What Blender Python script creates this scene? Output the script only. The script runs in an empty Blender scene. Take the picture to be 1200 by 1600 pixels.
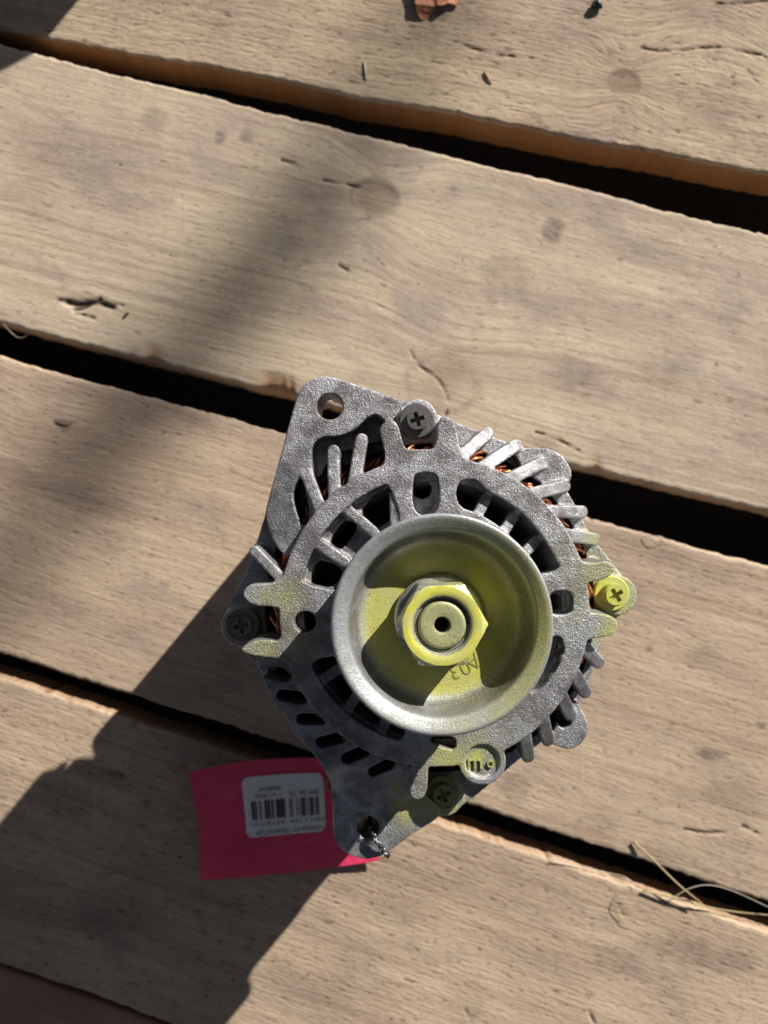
import bpy, bmesh, math, random
import numpy as np
from mathutils import Vector, Matrix
from mathutils.geometry import delaunay_2d_cdt

R = math.radians
rng = np.random.default_rng(7)
random.seed(7)
scene = bpy.context.scene
col = scene.collection

# ------------------------------------------------------------------ camera, world, sun, exposure
ALT_DZ = 0.038        # how far the alternator's own datum sits above the planks
H = 0.412 + ALT_DZ   # camera height above the plank tops (m)
F = 1202.0           # focal length in photo pixels (1200 x 1600)
cam_d = bpy.data.cameras.new('camera')
cam = bpy.data.objects.new('camera', cam_d)
col.objects.link(cam)
cam.location = (0, 0, H)
cam.rotation_euler = (0, 0, 0)
cam_d.sensor_fit = 'VERTICAL'
cam_d.sensor_height = 36.0
cam_d.sensor_width = 27.0
cam_d.lens = 36.0 * F / 1600.0
cam_d.clip_start = 0.01
cam_d.clip_end = 200.0
cam_d.dof.use_dof = True
cam_d.dof.focus_distance = 0.285
cam_d.dof.aperture_fstop = 10.0
scene.camera = cam

SUN_EL = 25.8
SHX, SHY = -0.64, -0.768            # ground direction in which shadows fall
SUN_TO = Vector((-SHX, -SHY, 0)).normalized() * math.cos(R(SUN_EL)) + Vector((0, 0, math.sin(R(SUN_EL))))
world = bpy.data.worlds.new('World')
scene.world = world
world.use_nodes = True
wn = world.node_tree.nodes
bgn = wn['Background']
sky = wn.new('ShaderNodeTexSky')
sky.sky_type = 'NISHITA'
sky.sun_disc = False
sky.sun_elevation = R(SUN_EL)
sky.sun_rotation = math.atan2(SUN_TO.x, SUN_TO.y)
hsv = wn.new('ShaderNodeHueSaturation')      # hazy, whitish sky
hsv.inputs['Saturation'].default_value = 0.4
world.node_tree.links.new(sky.outputs[0], hsv.inputs['Color'])
world.node_tree.links.new(hsv.outputs[0], bgn.inputs[0])
bgn.inputs[1].default_value = 0.05
sky.air_density = 0.3
sky.dust_density = 0.3
sky.ozone_density = 0.3
sun_d = bpy.data.lights.new('sun', 'SUN')
sun_d.energy = 5.0
sun_d.angle = R(0.5)
sun_d.color = (1.0, 0.945, 0.87)
sun = bpy.data.objects.new('sun', sun_d)
col.objects.link(sun)
sun.rotation_euler = SUN_TO.to_track_quat('Z', 'Y').to_euler()
sun.location = SUN_TO * 6
scene.view_settings.view_transform = 'Standard'
scene.view_settings.look = 'None'
scene.view_settings.gamma = 1.0
scene.view_settings.use_curve_mapping = False
scene.view_settings.exposure = 0.84
scene.render.engine = 'CYCLES'
scene.cycles.max_bounces = 8
scene.cycles.diffuse_bounces = 5
scene.cycles.use_denoising = True

# ------------------------------------------------------------------ helpers
def Wp(px, py, z=0.0):
    """photo pixel -> world point on the plane at height z"""
    k = (H - z) / F
    return ((px - 600.0) * k, (800.0 - py) * k)

def tag(o, label=None, cat=None, group=None, kind=None):
    if label: o['label'] = label
    if cat: o['category'] = cat
    if group: o['group'] = group
    if kind: o['kind'] = kind
    return o

def empty(name, loc=(0, 0, 0)):
    o = bpy.data.objects.new(name, None)
    o.empty_display_size = 0.02
    o.location = loc
    col.objects.link(o)
    return o

def mesh_obj(name, verts, faces, mat, parent=None, smooth=True, sharp=None):
    me = bpy.data.meshes.new(name)
    me.from_pydata([tuple(v) for v in verts], [], [tuple(int(i) for i in f) for f in faces])
    me.validate()
    me.update()
    return finish(name, me, mat, parent, smooth, sharp)

def finish(name, me, mat, parent=None, smooth=True, sharp=None):
    if mat: 
        me.materials.clear(); me.materials.append(mat)
    if smooth:
        me.polygons.foreach_set('use_smooth', [True] * len(me.polygons))
        if sharp is not None:
            me.set_sharp_from_angle(angle=R(sharp))
    o = bpy.data.objects.new(name, me)
    if parent: o.parent = parent
    col.objects.link(o)
    return o

def set_attr(me, name, data):
    data = np.asarray(data, dtype=np.float32)
    if data.ndim == 1:
        a = me.attributes.new(name, 'FLOAT', 'POINT'); a.data.foreach_set('value', data)
    else:
        a = me.attributes.new(name, 'FLOAT_VECTOR', 'POINT'); a.data.foreach_set('vector', data.ravel())

def coords(me):
    a = np.empty(len(me.vertices) * 3, np.float32)
    me.vertices.foreach_get('co', a)
    return a.reshape(-1, 3)

def chaikin(pts, n=2, closed=True):
    p = np.asarray(pts, float)
    for _ in range(n):
        q = np.roll(p, -1, 0)
        a = 0.75 * p + 0.25 * q
        b = 0.25 * p + 0.75 * q
        if closed:
            p = np.stack([a, b], 1).reshape(-1, 2)
        else:
            p = np.vstack([p[:1], np.stack([a[:-1], b[:-1]], 1).reshape(-1, 2), p[-1:]])
    return p

def in_poly(pts, poly):
    x, y = pts[:, 0], pts[:, 1]
    ins = np.zeros(len(pts), bool)
    n = len(poly)
    for i in range(n):
        x0, y0 = poly[i]; x1, y1 = poly[(i + 1) % n]
        c = (y0 > y) != (y1 > y)
        with np.errstate(divide='ignore', invalid='ignore'):
            xi = (x1 - x0) * (y - y0) / (y1 - y0 + 1e-30) + x0
        ins ^= c & (x < xi)
    return ins

class MB:
    def __init__(s): s.v = []; s.f = []
    def add(s, v, f):
        b = len(s.v)
        s.v += [tuple(map(float, p)) for p in v]
        s.f += [tuple(int(i) + b for i in q) for q in f]
    def prism(s, outer, holes, z0, z1):
        """closed solid from a plane outline with holes; z1 may be a function of (x, y)"""
        zt = z1 if callable(z1) else (lambda x, y: z1)
        rings = [np.asarray(outer, float)] + [np.asarray(h, float) for h in holes]
        pts, edges = [], []
        for r in rings:
            b = len(pts); n = len(r)
            pts += [Vector((float(p[0]) * 1000, float(p[1]) * 1000)) for p in r]
            edges += [(b + i, b + (i + 1) % n) for i in range(n)]
        ov, oe, of, *_ = delaunay_2d_cdt(pts, edges, [], 0, 1e-6)
        P = np.array([(p.x, p.y) for p in ov]) / 1000
        T = np.array([f for f in of])
        c = P[T].mean(1)
        keep = in_poly(c, rings[0])
        for h in rings[1:]:
            keep &= ~in_poly(c, h)
        T = T[keep]
        n = len(P)
        v = [(p[0], p[1], zt(p[0], p[1])) for p in P] + [(p[0], p[1], z0) for p in P]
        f = [tuple(t) for t in T] + [(t[2] + n, t[1] + n, t[0] + n) for t in T]
        # sides: boundary edges of the kept triangles
        ec = {}
        for t in T:
            for a, b in ((t[0], t[1]), (t[1], t[2]), (t[2], t[0])):
                ec[(int(a), int(b))] = 1
        for (a, b) in ec:
            if (b, a) not in ec:
                f.append((b, a, a + n, b + n))
        s.add(v, f)
    def lathe(s, prof, seg=96, cx=0, cy=0):
        """closed profile [(r, z)...] turned round the axis"""
        n = len(prof); v = []; f = []
        for k in range(seg):
            a = 2 * math.pi * k / seg
            for r, z in prof:
                v.append((cx + r * math.cos(a), cy + r * math.sin(a), z))
        for k in range(seg):
            k2 = (k + 1) % seg
            for i in range(n):
                j = (i + 1) % n
                f.append((k * n + i, k2 * n + i, k2 * n + j, k * n + j))
        s.add(v, f)
    def tube(s, path, rad, sides=8, caps=True):
        P = [Vector(p) for p in path]
        n = len(P)
        rads = rad if hasattr(rad, '__len__') else [rad] * n
        t0 = (P[1] - P[0]).normalized()
        up = Vector((0, 0, 1)) if abs(t0.z) < 0.9 else Vector((1, 0, 0))
        nrm = t0.cross(up).normalized()
        v = []; f = []
        for i in range(n):
            t = (P[min(i + 1, n - 1)] - P[max(i - 1, 0)]).normalized()
            nrm = (nrm - t * nrm.dot(t)).normalized()
            bn = t.cross(nrm)
            for k in range(sides):
                a = 2 * math.pi * k / sides
                v.append(P[i] + (nrm * math.cos(a) + bn * math.sin(a)) * rads[i])
        for i in range(n - 1):
            for k in range(sides):
                k2 = (k + 1) % sides
                f.append((i * sides + k, i * sides + k2, (i + 1) * sides + k2, (i + 1) * sides + k))
        if caps:
            f.append(tuple(range(sides))[::-1])
            f.append(tuple((n - 1) * sides + k for k in range(sides)))
        s.add(v, f)
    def build(s, name, mat, parent=None, smooth=True, sharp=None):
        return mesh_obj(name, s.v, s.f, mat, parent, smooth, sharp)

def circle(cx, cy, r, n=64, ph=0.0):
    return [(cx + r * math.cos(ph + 2 * math.pi * k / n), cy + r * math.sin(ph + 2 * math.pi * k / n)) for k in range(n)]

# lattice value noise for the numpy relief
_tab = rng.random((256, 256)).astype(np.float32)
def vnoise(x, y):
    xi = np.floor(x).astype(int); yi = np.floor(y).astype(int)
    fx = x - xi; fy = y - yi
    fx = fx * fx * (3 - 2 * fx); fy = fy * fy * (3 - 2 * fy)
    g = lambda a, b: _tab[a % 256, b % 256]
    return (g(xi, yi) * (1 - fx) + g(xi + 1, yi) * fx) * (1 - fy) + (g(xi, yi + 1) * (1 - fx) + g(xi + 1, yi + 1) * fx) * fy
def fbm(x, y, o=4):
    s = 0; a = 0.5
    for k in range(o):
        s = s + a * (vnoise(x * 2 ** k + 17.3 * k, y * 2 ** k + 9.1 * k) - 0.5); a *= 0.5
    return s

# ------------------------------------------------------------------ materials
class NT:
    def __init__(s, name):
        s.m = bpy.data.materials.new(name); s.m.use_nodes = True
        s.t = s.m.node_tree; s.n = s.t.nodes; s.l = s.t.links
        s.b = s.n['Principled BSDF']
    def node(s, kind, **kw):
        o = s.n.new('ShaderNode' + kind)
        for k, v in kw.items():
            if k.startswith('i_'):
                key = k[2:]
                o.inputs[int(key) if key.isdigit() else key.replace('_', ' ')].default_value = v
            else: setattr(o, k, v)
        return o
    def link(s, a, b): s.l.new(a, b)
    def attr(s, name, vec=False):
        o = s.node('Attribute', attribute_name=name)
        return o.outputs['Vector' if vec else 'Fac']
    def noise(s, vec, scale, detail=4, rough=0.55, out='Fac', dist=0.0):
        o = s.node('TexNoise'); o.inputs['Scale'].default_value = scale
        o.inputs['Detail'].default_value = detail; o.inputs['Roughness'].default_value = rough
        o.inputs['Distortion'].default_value = dist
        if vec is not None: s.link(vec, o.inputs['Vector'])
        return o.outputs[out]
    def math(s, op, a, b=0.0, clamp=False):
        o = s.node('Math', operation=op, use_clamp=clamp)
        for i, q in enumerate((a, b)):
            if isinstance(q, (int, float)): o.inputs[i].default_value = q
            else: s.link(q, o.inputs[i])
        return o.outputs[0]
    def ramp(s, fac, stops):
        o = s.node('ValToRGB'); e = o.color_ramp.elements
        while len(e) < len(stops): e.new(0.5)
        for q, (p, c) in zip(e, stops):
            q.position = p; q.color = c if len(c) == 4 else (*c, 1)
        s.link(fac, o.inputs[0]); return o.outputs[0]
    def maprange(s, v, a, b, c=0.0, d=1.0):
        o = s.node('MapRange', interpolation_type='SMOOTHSTEP'); s.link(v, o.inputs[0])
        for i, q in enumerate((a, b, c, d)): o.inputs[i + 1].default_value = q
        return o.outputs[0]
    def mix(s, f, a, b, blend='MIX'):
        o = s.node('Mix', data_type='RGBA', blend_type=blend)
        for i, q in ((0, f), (6, a), (7, b)):
            if isinstance(q, (int, float)): o.inputs[i].default_value = q
            elif isinstance(q, tuple): o.inputs[i].default_value = (*q, 1) if len(q) == 3 else q
            else: s.link(q, o.inputs[i])
        return o.outputs[2]
    def scale(s, vec, x, y, z, loc=(0, 0, 0)):
        o = s.node('Mapping'); s.link(vec, o.inputs[0]); o.inputs['Scale'].default_value = (x, y, z)
        o.inputs['Location'].default_value = loc
        return o.outputs[0]
    def bump(s, h, strength, dist, prev=None):
        o = s.node('Bump'); o.inputs['Strength'].default_value = strength; o.inputs['Distance'].default_value = dist
        s.link(h, o.inputs['Height'])
        if prev is not None: s.link(prev, o.inputs['Normal'])
        return o.outputs[0]
    def out(s, color=None, rough=None, metal=None, normal=None):
        for key, q in (('Base Color', color), ('Roughness', rough), ('Metallic', metal), ('Normal', normal)):
            if q is None: continue
            if isinstance(q, (int, float)): s.b.inputs[key].default_value = q
            elif isinstance(q, tuple): s.b.inputs[key].default_value = (*q, 1) if len(q) == 3 else q
            else: s.link(q, s.b.inputs[key])
        return s.m

def simple(name, color, rough=0.6, metal=0.0, var=0.12, scale=300, bump=0.0):
    t = NT(name)
    g = t.node('TexCoord').outputs['Object']
    n = t.noise(g, scale, 4)
    c = t.mix(n, tuple(x * (1 - var) for x in color), tuple(min(1, x * (1 + var)) for x in color))
    nm = t.bump(n, bump, 0.0004) if bump else None
    return t.out(c, rough, metal, nm)

def wood_material(name, warm=0.0, dark=1.0, tint=(1, 1, 1), rough_grain=1.0):
    t = NT(name)
    g = t.attr('grain', True)
    big = t.noise(t.scale(g, 9, 22, 1), 1.0, 4, 0.6)
    band = t.noise(t.scale(g, 3, 95, 1), 1.0, 3, 0.6, dist=0.4)
    ring = t.noise(t.scale(g, 2.2, 330, 1), 1.0, 2, 0.5, dist=0.25)
    fib = t.noise(t.scale(g, 55, 900, 1), 1.0, 4, 0.65)
    fib2 = t.noise(t.scale(g, 260, 1500, 1), 1.0, 3, 0.7)
    pore = t.noise(t.scale(g, 150, 560, 1, (3.1, 0, 0)), 1.0, 4, 0.65)
    line = t.noise(t.scale(g, 1.3, 640, 1, (2.2, 0, 0)), 1.0, 2, 0.5, dist=0.3)
    grit = t.noise(t.scale(g, 700, 900, 1, (1.2, 7.3, 0)), 1.0, 2, 0.6)
    saw = t.noise(t.scale(g, 420, 14, 1), 1.0, 2, 0.5)
    sp = t.noise(t.scale(g, 190, 330, 1, (9.2, 1.3, 0)), 1.0, 2, 0.5)
    d = dark
    base = t.ramp(big, [(0.30, (0.31 * d, 0.25 * d, 0.195 * d)), (0.47, (0.445 * d, 0.365 * d, 0.268 * d)), (0.66, (0.535 * d, 0.45 * d, 0.318 * d))])
    base = t.mix(t.maprange(band, 0.40, 0.75, 0.0, 0.45), base, (0.31 * d, 0.24 * d, 0.185 * d))
    base = t.mix(t.maprange(ring, 0.52, 0.72, 0.0, 0.38), base, (0.26 * d, 0.175 * d, 0.105 * d))
    base = t.mix(t.maprange(fib, 0.3, 0.75, 0.0, 0.42), base, t.mix(1.0, base, (0.62, 0.56, 0.52), 'MULTIPLY'))
    base = t.mix(t.maprange(fib2, 0.5, 0.72, 0.0, 0.5), base, (0.5 * d, 0.41 * d, 0.3 * d))
    base = t.mix(t.maprange(saw, 0.55, 0.75, 0.0, 0.12), base, (0.24 * d, 0.18 * d, 0.135 * d))
    base = t.mix(t.maprange(line, 0.57, 0.66, 0.0, 0.38), base, (0.22 * d, 0.155 * d, 0.10 * d))
    base = t.mix(t.maprange(grit, 0.62, 0.74, 0.0, 0.5), base, (0.17 * d, 0.13 * d, 0.105 * d))
    base = t.mix(t.maprange(grit, 0.40, 0.28, 0.0, 0.35), base, (0.60 * d, 0.52 * d, 0.40 * d))
    # blotchy grey weathering
    g2 = t.noise(t.scale(g, 17, 30, 1, (5.5, 2.2, 0)), 1.0, 6, 0.68)
    base = t.mix(t.maprange(g2, 0.50, 0.69, 0.0, 0.62), base, (0.25 * d, 0.20 * d, 0.178 * d))
    # masks made with the planks: stains, knots, cracks
    st = t.math('MULTIPLY', t.attr('stain'), t.maprange(t.noise(t.scale(g, 130, 240, 1), 1.0, 4, 0.7), 0.2, 0.75, 0.25, 1.2), True)
    base = t.mix(st, base, (0.085, 0.066, 0.062))
    kn = t.attr('knot')
    kring = t.node('TexWave', wave_type='BANDS'); 
    kc = t.node('CombineXYZ'); t.link(t.attr('knotdist'), kc.inputs[0]); t.link(kc.outputs[0], kring.inputs['Vector'])
    kring.inputs['Scale'].default_value = 210; kring.inputs['Distortion'].default_value = 2.5; kring.inputs['Detail'].default_value = 3
    kcol = t.mix(kring.outputs['Fac'], (0.16, 0.11, 0.075), (0.29, 0.215, 0.15))
    base = t.mix(t.math('MULTIPLY', kn, 0.6), base, kcol)
    por = t.maprange(pore, 0.595 - 0.045 * (rough_grain - 1), 0.685, 0.0, min(0.9, 0.62 * rough_grain))
    base = t.mix(por, base, (0.11 * d, 0.075 * d, 0.055 * d))
    speck = t.maprange(sp, 0.73, 0.78, 0.0, 0.8)
    base = t.mix(speck, base, (0.07, 0.05, 0.04))
    base = t.mix(t.attr('crack'), base, (0.045, 0.026, 0.017))
    # orange-brown flanks, brightened in the colour for light bounced across the gaps
    base = t.mix(t.attr('flank'), base, t.mix(fib, (0.27, 0.14, 0.06), (0.40, 0.225, 0.10)))
    base = t.mix(1.0, base, tuple(a * b for a, b in zip(tint, (0.985, 0.985, 1.01))), 'MULTIPLY')
    if warm: base = t.mix(warm, base, (0.30, 0.13, 0.085), 'MIX')
    h = t.math('ADD', t.math('MULTIPLY', fib, 0.7), t.math('MULTIPLY', pore, -0.9))
    h = t.math('ADD', h, t.math('MULTIPLY', saw, 0.1))
    nm = t.bump(h, min(1.0, 0.6 * rough_grain), 0.0005 * rough_grain)
    nm = t.bump(fib2, 0.45, 0.0003, nm)
    t.b.inputs['Specular IOR Level'].default_value = 0.25
    return t.out(base, 0.82, 0.0, nm)

def alu_material(name, base=(0.34, 0.344, 0.36), metal=0.62, rough=0.42, grain=1.0, paint=True, pc=(0.36, 0.375, 0.085), blotch=1.0, turned=False):
    t = NT(name)
    g = t.node('TexCoord').outputs['Object']
    n1 = t.noise(g, 2600, 3, 0.75)
    n2 = t.noise(g, 95, 6, 0.7)
    n3 = t.noise(g, 900, 3, 0.6)
    n4 = t.noise(g, 2200, 2, 0.6)
    c = t.mix(t.maprange(n1, 0.3, 0.7), tuple(x * (1 - 0.5 * grain) for x in base), tuple(min(1, x * (1 + 0.55 * grain)) for x in base))
    c = t.mix(t.maprange(n2, 0.42, 0.62, 0, 0.8 * blotch), c, (0.125, 0.115, 0.122))
    c = t.mix(t.maprange(n3, 0.60, 0.76, 0, 0.55 * blotch), c, (0.15, 0.145, 0.15))
    rg = t.maprange(n3, 0.3, 0.7, rough - 0.08, rough + 0.12)
    mt = t.maprange(n2, 0.45, 0.75, metal, metal - 0.2)
    if paint:
        p = t.attr('paint')
        sp = t.noise(g, 2600, 2, 0.7)
        pm = t.math('ADD', p, t.math('MULTIPLY', t.math('SUBTRACT', sp, 0.5), 1.7))
        pm = t.math('ADD', pm, t.math('MULTIPLY', t.math('SUBTRACT', n2, 0.5), 0.6))
        pm = t.maprange(pm, 0.1, 0.85, 0, 1)
        pm = t.math('MULTIPLY', pm, t.maprange(p, 0.0, 0.08, 0, 1))
        pcol = t.mix(t.noise(g, 380, 4), tuple(x * 0.75 for x in pc), tuple(min(1, x * 1.2) for x in pc))
        pcol = t.mix(t.maprange(t.noise(g, 1500, 2), 0.63, 0.70, 0, 0.85), pcol, (0.09, 0.085, 0.03))
        pcol = t.mix(t.maprange(n2, 0.38, 0.68, 0, 0.65), pcol, (0.36, 0.36, 0.20))
        c = t.mix(t.math('MULTIPLY', t.attr('grime_shade'), t.maprange(n2, 0.3, 0.6, 0.35, 1.1), True), c, (0.085, 0.075, 0.075))
        c = t.mix(pm, c, pcol)
        mt = t.math('MULTIPLY', mt, t.math('SUBTRACT', 1.0, pm))
    nm = t.bump(n4, 0.8 * grain, 0.0004)
    nm = t.bump(n3, 0.5 * grain, 0.0004, nm)
    if turned:                                   # fine lathe rings
        sx = t.node('SeparateXYZ'); t.link(g, sx.inputs[0])
        cb = t.node('CombineXYZ'); t.link(sx.outputs[0], cb.inputs[0]); t.link(sx.outputs[1], cb.inputs[1])
        ln = t.node('VectorMath', operation='LENGTH'); t.link(cb.outputs[0], ln.inputs[0])
        cr = t.node('CombineXYZ'); t.link(ln.outputs['Value'], cr.inputs[0])
        nm = t.bump(t.noise(cr.outputs[0], 2600, 2, 0.6), 0.35, 0.0003, nm)
    return t.out(c, rg, mt, nm)

M_wood = wood_material('weathered_pine')
M_wood_top = wood_material('rough_sawn_pine', tint=(0.93, 0.89, 0.84), rough_grain=1.6)
M_wood_pink = wood_material('pinkish_grey_pine', tint=(0.95, 0.90, 0.87), rough_grain=1.25)
M_wood_low = wood_material('sun_bleached_pine', tint=(0.94, 0.885, 0.85), rough_grain=1.45)
M_wood_red = wood_material('reddish_pine', 0.45, 0.8)
M_alu = alu_material('cast_aluminium')
M_pulley = alu_material('zinc_plated_steel', (0.30, 0.32, 0.34), 0.45, 0.46, 0.45, blotch=0.5, pc=(0.43, 0.43, 0.085), turned=True)
M_nut = alu_material('plated_nut_steel', (0.52, 0.52, 0.50), 0.75, 0.28, 0.2, blotch=0.3, pc=(0.55, 0.54, 0.085))
M_shaft = alu_material('shaft_steel', (0.34, 0.35, 0.31), 0.55, 0.42, 0.5, blotch=0.5)
M_bolt = alu_material('dull_bolt_steel', (0.11, 0.11, 0.105), 0.55, 0.42, 0.5, pc=(0.46, 0.48, 0.08))
M_back = alu_material('rear_cast_aluminium', (0.36, 0.36, 0.37), 0.45, 0.5, 1.0, paint=False)
M_dark = simple('blackened_steel', (0.03, 0.03, 0.032), 0.6, 0.3)
M_iron = simple('stator_iron', (0.10, 0.085, 0.08), 0.55, 0.6)
M_ground = simple('dark_soil', (0.05, 0.04, 0.03), 0.95, 0, 0.4, 60)

def copper_material():
    t = NT('enamelled_copper')
    g = t.node('TexCoord').outputs['Object']
    n = t.noise(g, 260, 3)
    c = t.ramp(n, [(0.3, (0.30, 0.075, 0.03)), (0.5, (0.62, 0.21, 0.085)), (0.72, (0.80, 0.36, 0.17))])
    return t.out(c, 0.3, 0.75, t.bump(t.noise(g, 2500, 2), 0.2, 0.0002))
M_copper = copper_material()

# ------------------------------------------------------------------ ground far below the pallet
def ground():
    b = MB()
    n = 40
    for_x = np.linspace(-30, 30, 3)
    v = [(-40, -40, -0.145), (40, -40, -0.145), (40, 40, -0.145), (-40, 40, -0.145)]
    o = mesh_obj('ground', v, [(0, 1, 2, 3)], M_ground, None, False)
    tag(o, kind='structure')
ground()

# ------------------------------------------------------------------ pallet
pallet = empty('wooden_pallet', (0, 0, -0.145))
tag(pallet, 'weathered wooden pallet of rough planks with dark gaps under the alternator', 'pallet')

# knots: plank, px, py, radius(px), strength ; cracks: polyline px + width ; stains: px py rx ry strength
KNOTS = {1: [(975, 130, 20, 1.0), (1130, -30, 40, 0.8)],
         2: [(585, 310, 30, 1.0), (690, 600, 46, 0.55), (60, 250, 30, 0.3)],
         3: [(10, 752, 34, 0.6), (930, 1300, 26, 0.4)],
         4: [(205, 1395, 45, 0.3), (965, 1430, 16, 0.3)], 5: []}
CRACKS = {1: [[(1090, 0), (1140, 6), (1200, 0)], [(700, 62), (760, 84), (835, 92)], [(1000, 75), (1052, 82), (1120, 70), (1190, 86)]],
          2: [[(640, 545), (652, 570), (668, 580), (683, 590), (694, 606), (702, 628), (697, 648)], (2.4, [(104, 472), (125, 478), (150, 472), (176, 480)]),
              (1.8, [(115, 484), (135, 480), (156, 468)]), (1.3, [(118, 490), (146, 497)]), (1.2, [(85, 468), (110, 470)]), (1.0, [(170, 470), (192, 478)]), [(837, 675), (860, 682), (880, 690)], [(870, 686), (905, 705)], [(440, 250), (462, 256)],
              [(505, 282), (560, 292)], [(530, 415), (543, 422)]],
          3: [[(240, 690), (255, 676)], [(1070, 1296), (1100, 1302), (1135, 1300)], [(85, 662), (100, 668), (110, 662)],
              [(1160, 1290), (1190, 1306)]],
          4: [[(920, 1580), (930, 1600)], [(727, 1577), (737, 1600)], [(965, 1415), (975, 1432)]], 5: []}
STAINS = {1: [(690, 25, 14, 10, .75), (668, 50, 24, 22, .35), (1130, 160, 70, 40, .25), (750, 90, 8, 5, .5), (855, 88, 8, 4, .6), (770, 55, 4, 4, .9), (180, 30, 5, 4, .7)],
          2: [(345, 214, 10, 12, .75), (385, 212, 11, 12, .7), (240, 188, 24, 20, .45), (865, 360, 18, 22, .85), (790, 435, 45, 38, .4), (590, 305, 30, 40, .4),
              (905, 600, 60, 28, .4), (800, 300, 120, 24, .3), (1020, 400, 90, 25, .3), (365, 160, 5, 4, .8), (335, 152, 6, 4, .8), (465, 260, 12, 6, .35), (170, 300, 90, 30, .22), (1040, 580, 60, 24, .3),
              (850, 690, 30, 12, .4), (700, 580, 30, 40, .3), (150, 472, 40, 14, .45), (1140, 625, 8, 6, .6), (1090, 627, 8, 4, .8)],
          3: [(98, 665, 14, 10, .8), (300, 640, 60, 22, .4), (140, 780, 110, 26, .35), (1015, 1013, 6, 6, .95), (1110, 1178, 26, 10, .75), (1190, 1134, 8, 6, .9), (1100, 1027, 30, 22, .3),
              (805, 1230, 26, 30, .5), (258, 912, 10, 6, .5), (1050, 1340, 60, 25, .3), (1010, 850, 70, 20, .25), (1150, 1250, 60, 30, .3)],
          4: [(1080, 1490, 80, 30, .55), (960, 1500, 50, 24, .4), (180, 1420, 70, 40, .3), (90, 1250, 60, 30, .3), (230, 1255, 8, 8, .9), (620, 1430, 60, 20, .25), (180, 1210, 24, 8, .8),
              (1150, 1500, 40, 16, .5), (540, 1390, 30, 10, .3), (730, 1560, 40, 30, .2), (140, 1440, 40, 20, .35)], 5: [(80, 1560, 80, 30, .4)]}
NOTCH = {2: [(440, 30, 0.004), (240, 14, 0.002), (930, 10, 0.0015)], 3: [], 1: [(830, 20, 0.001)], 4: [(905, 30, 0.002)], 5: []}

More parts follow.
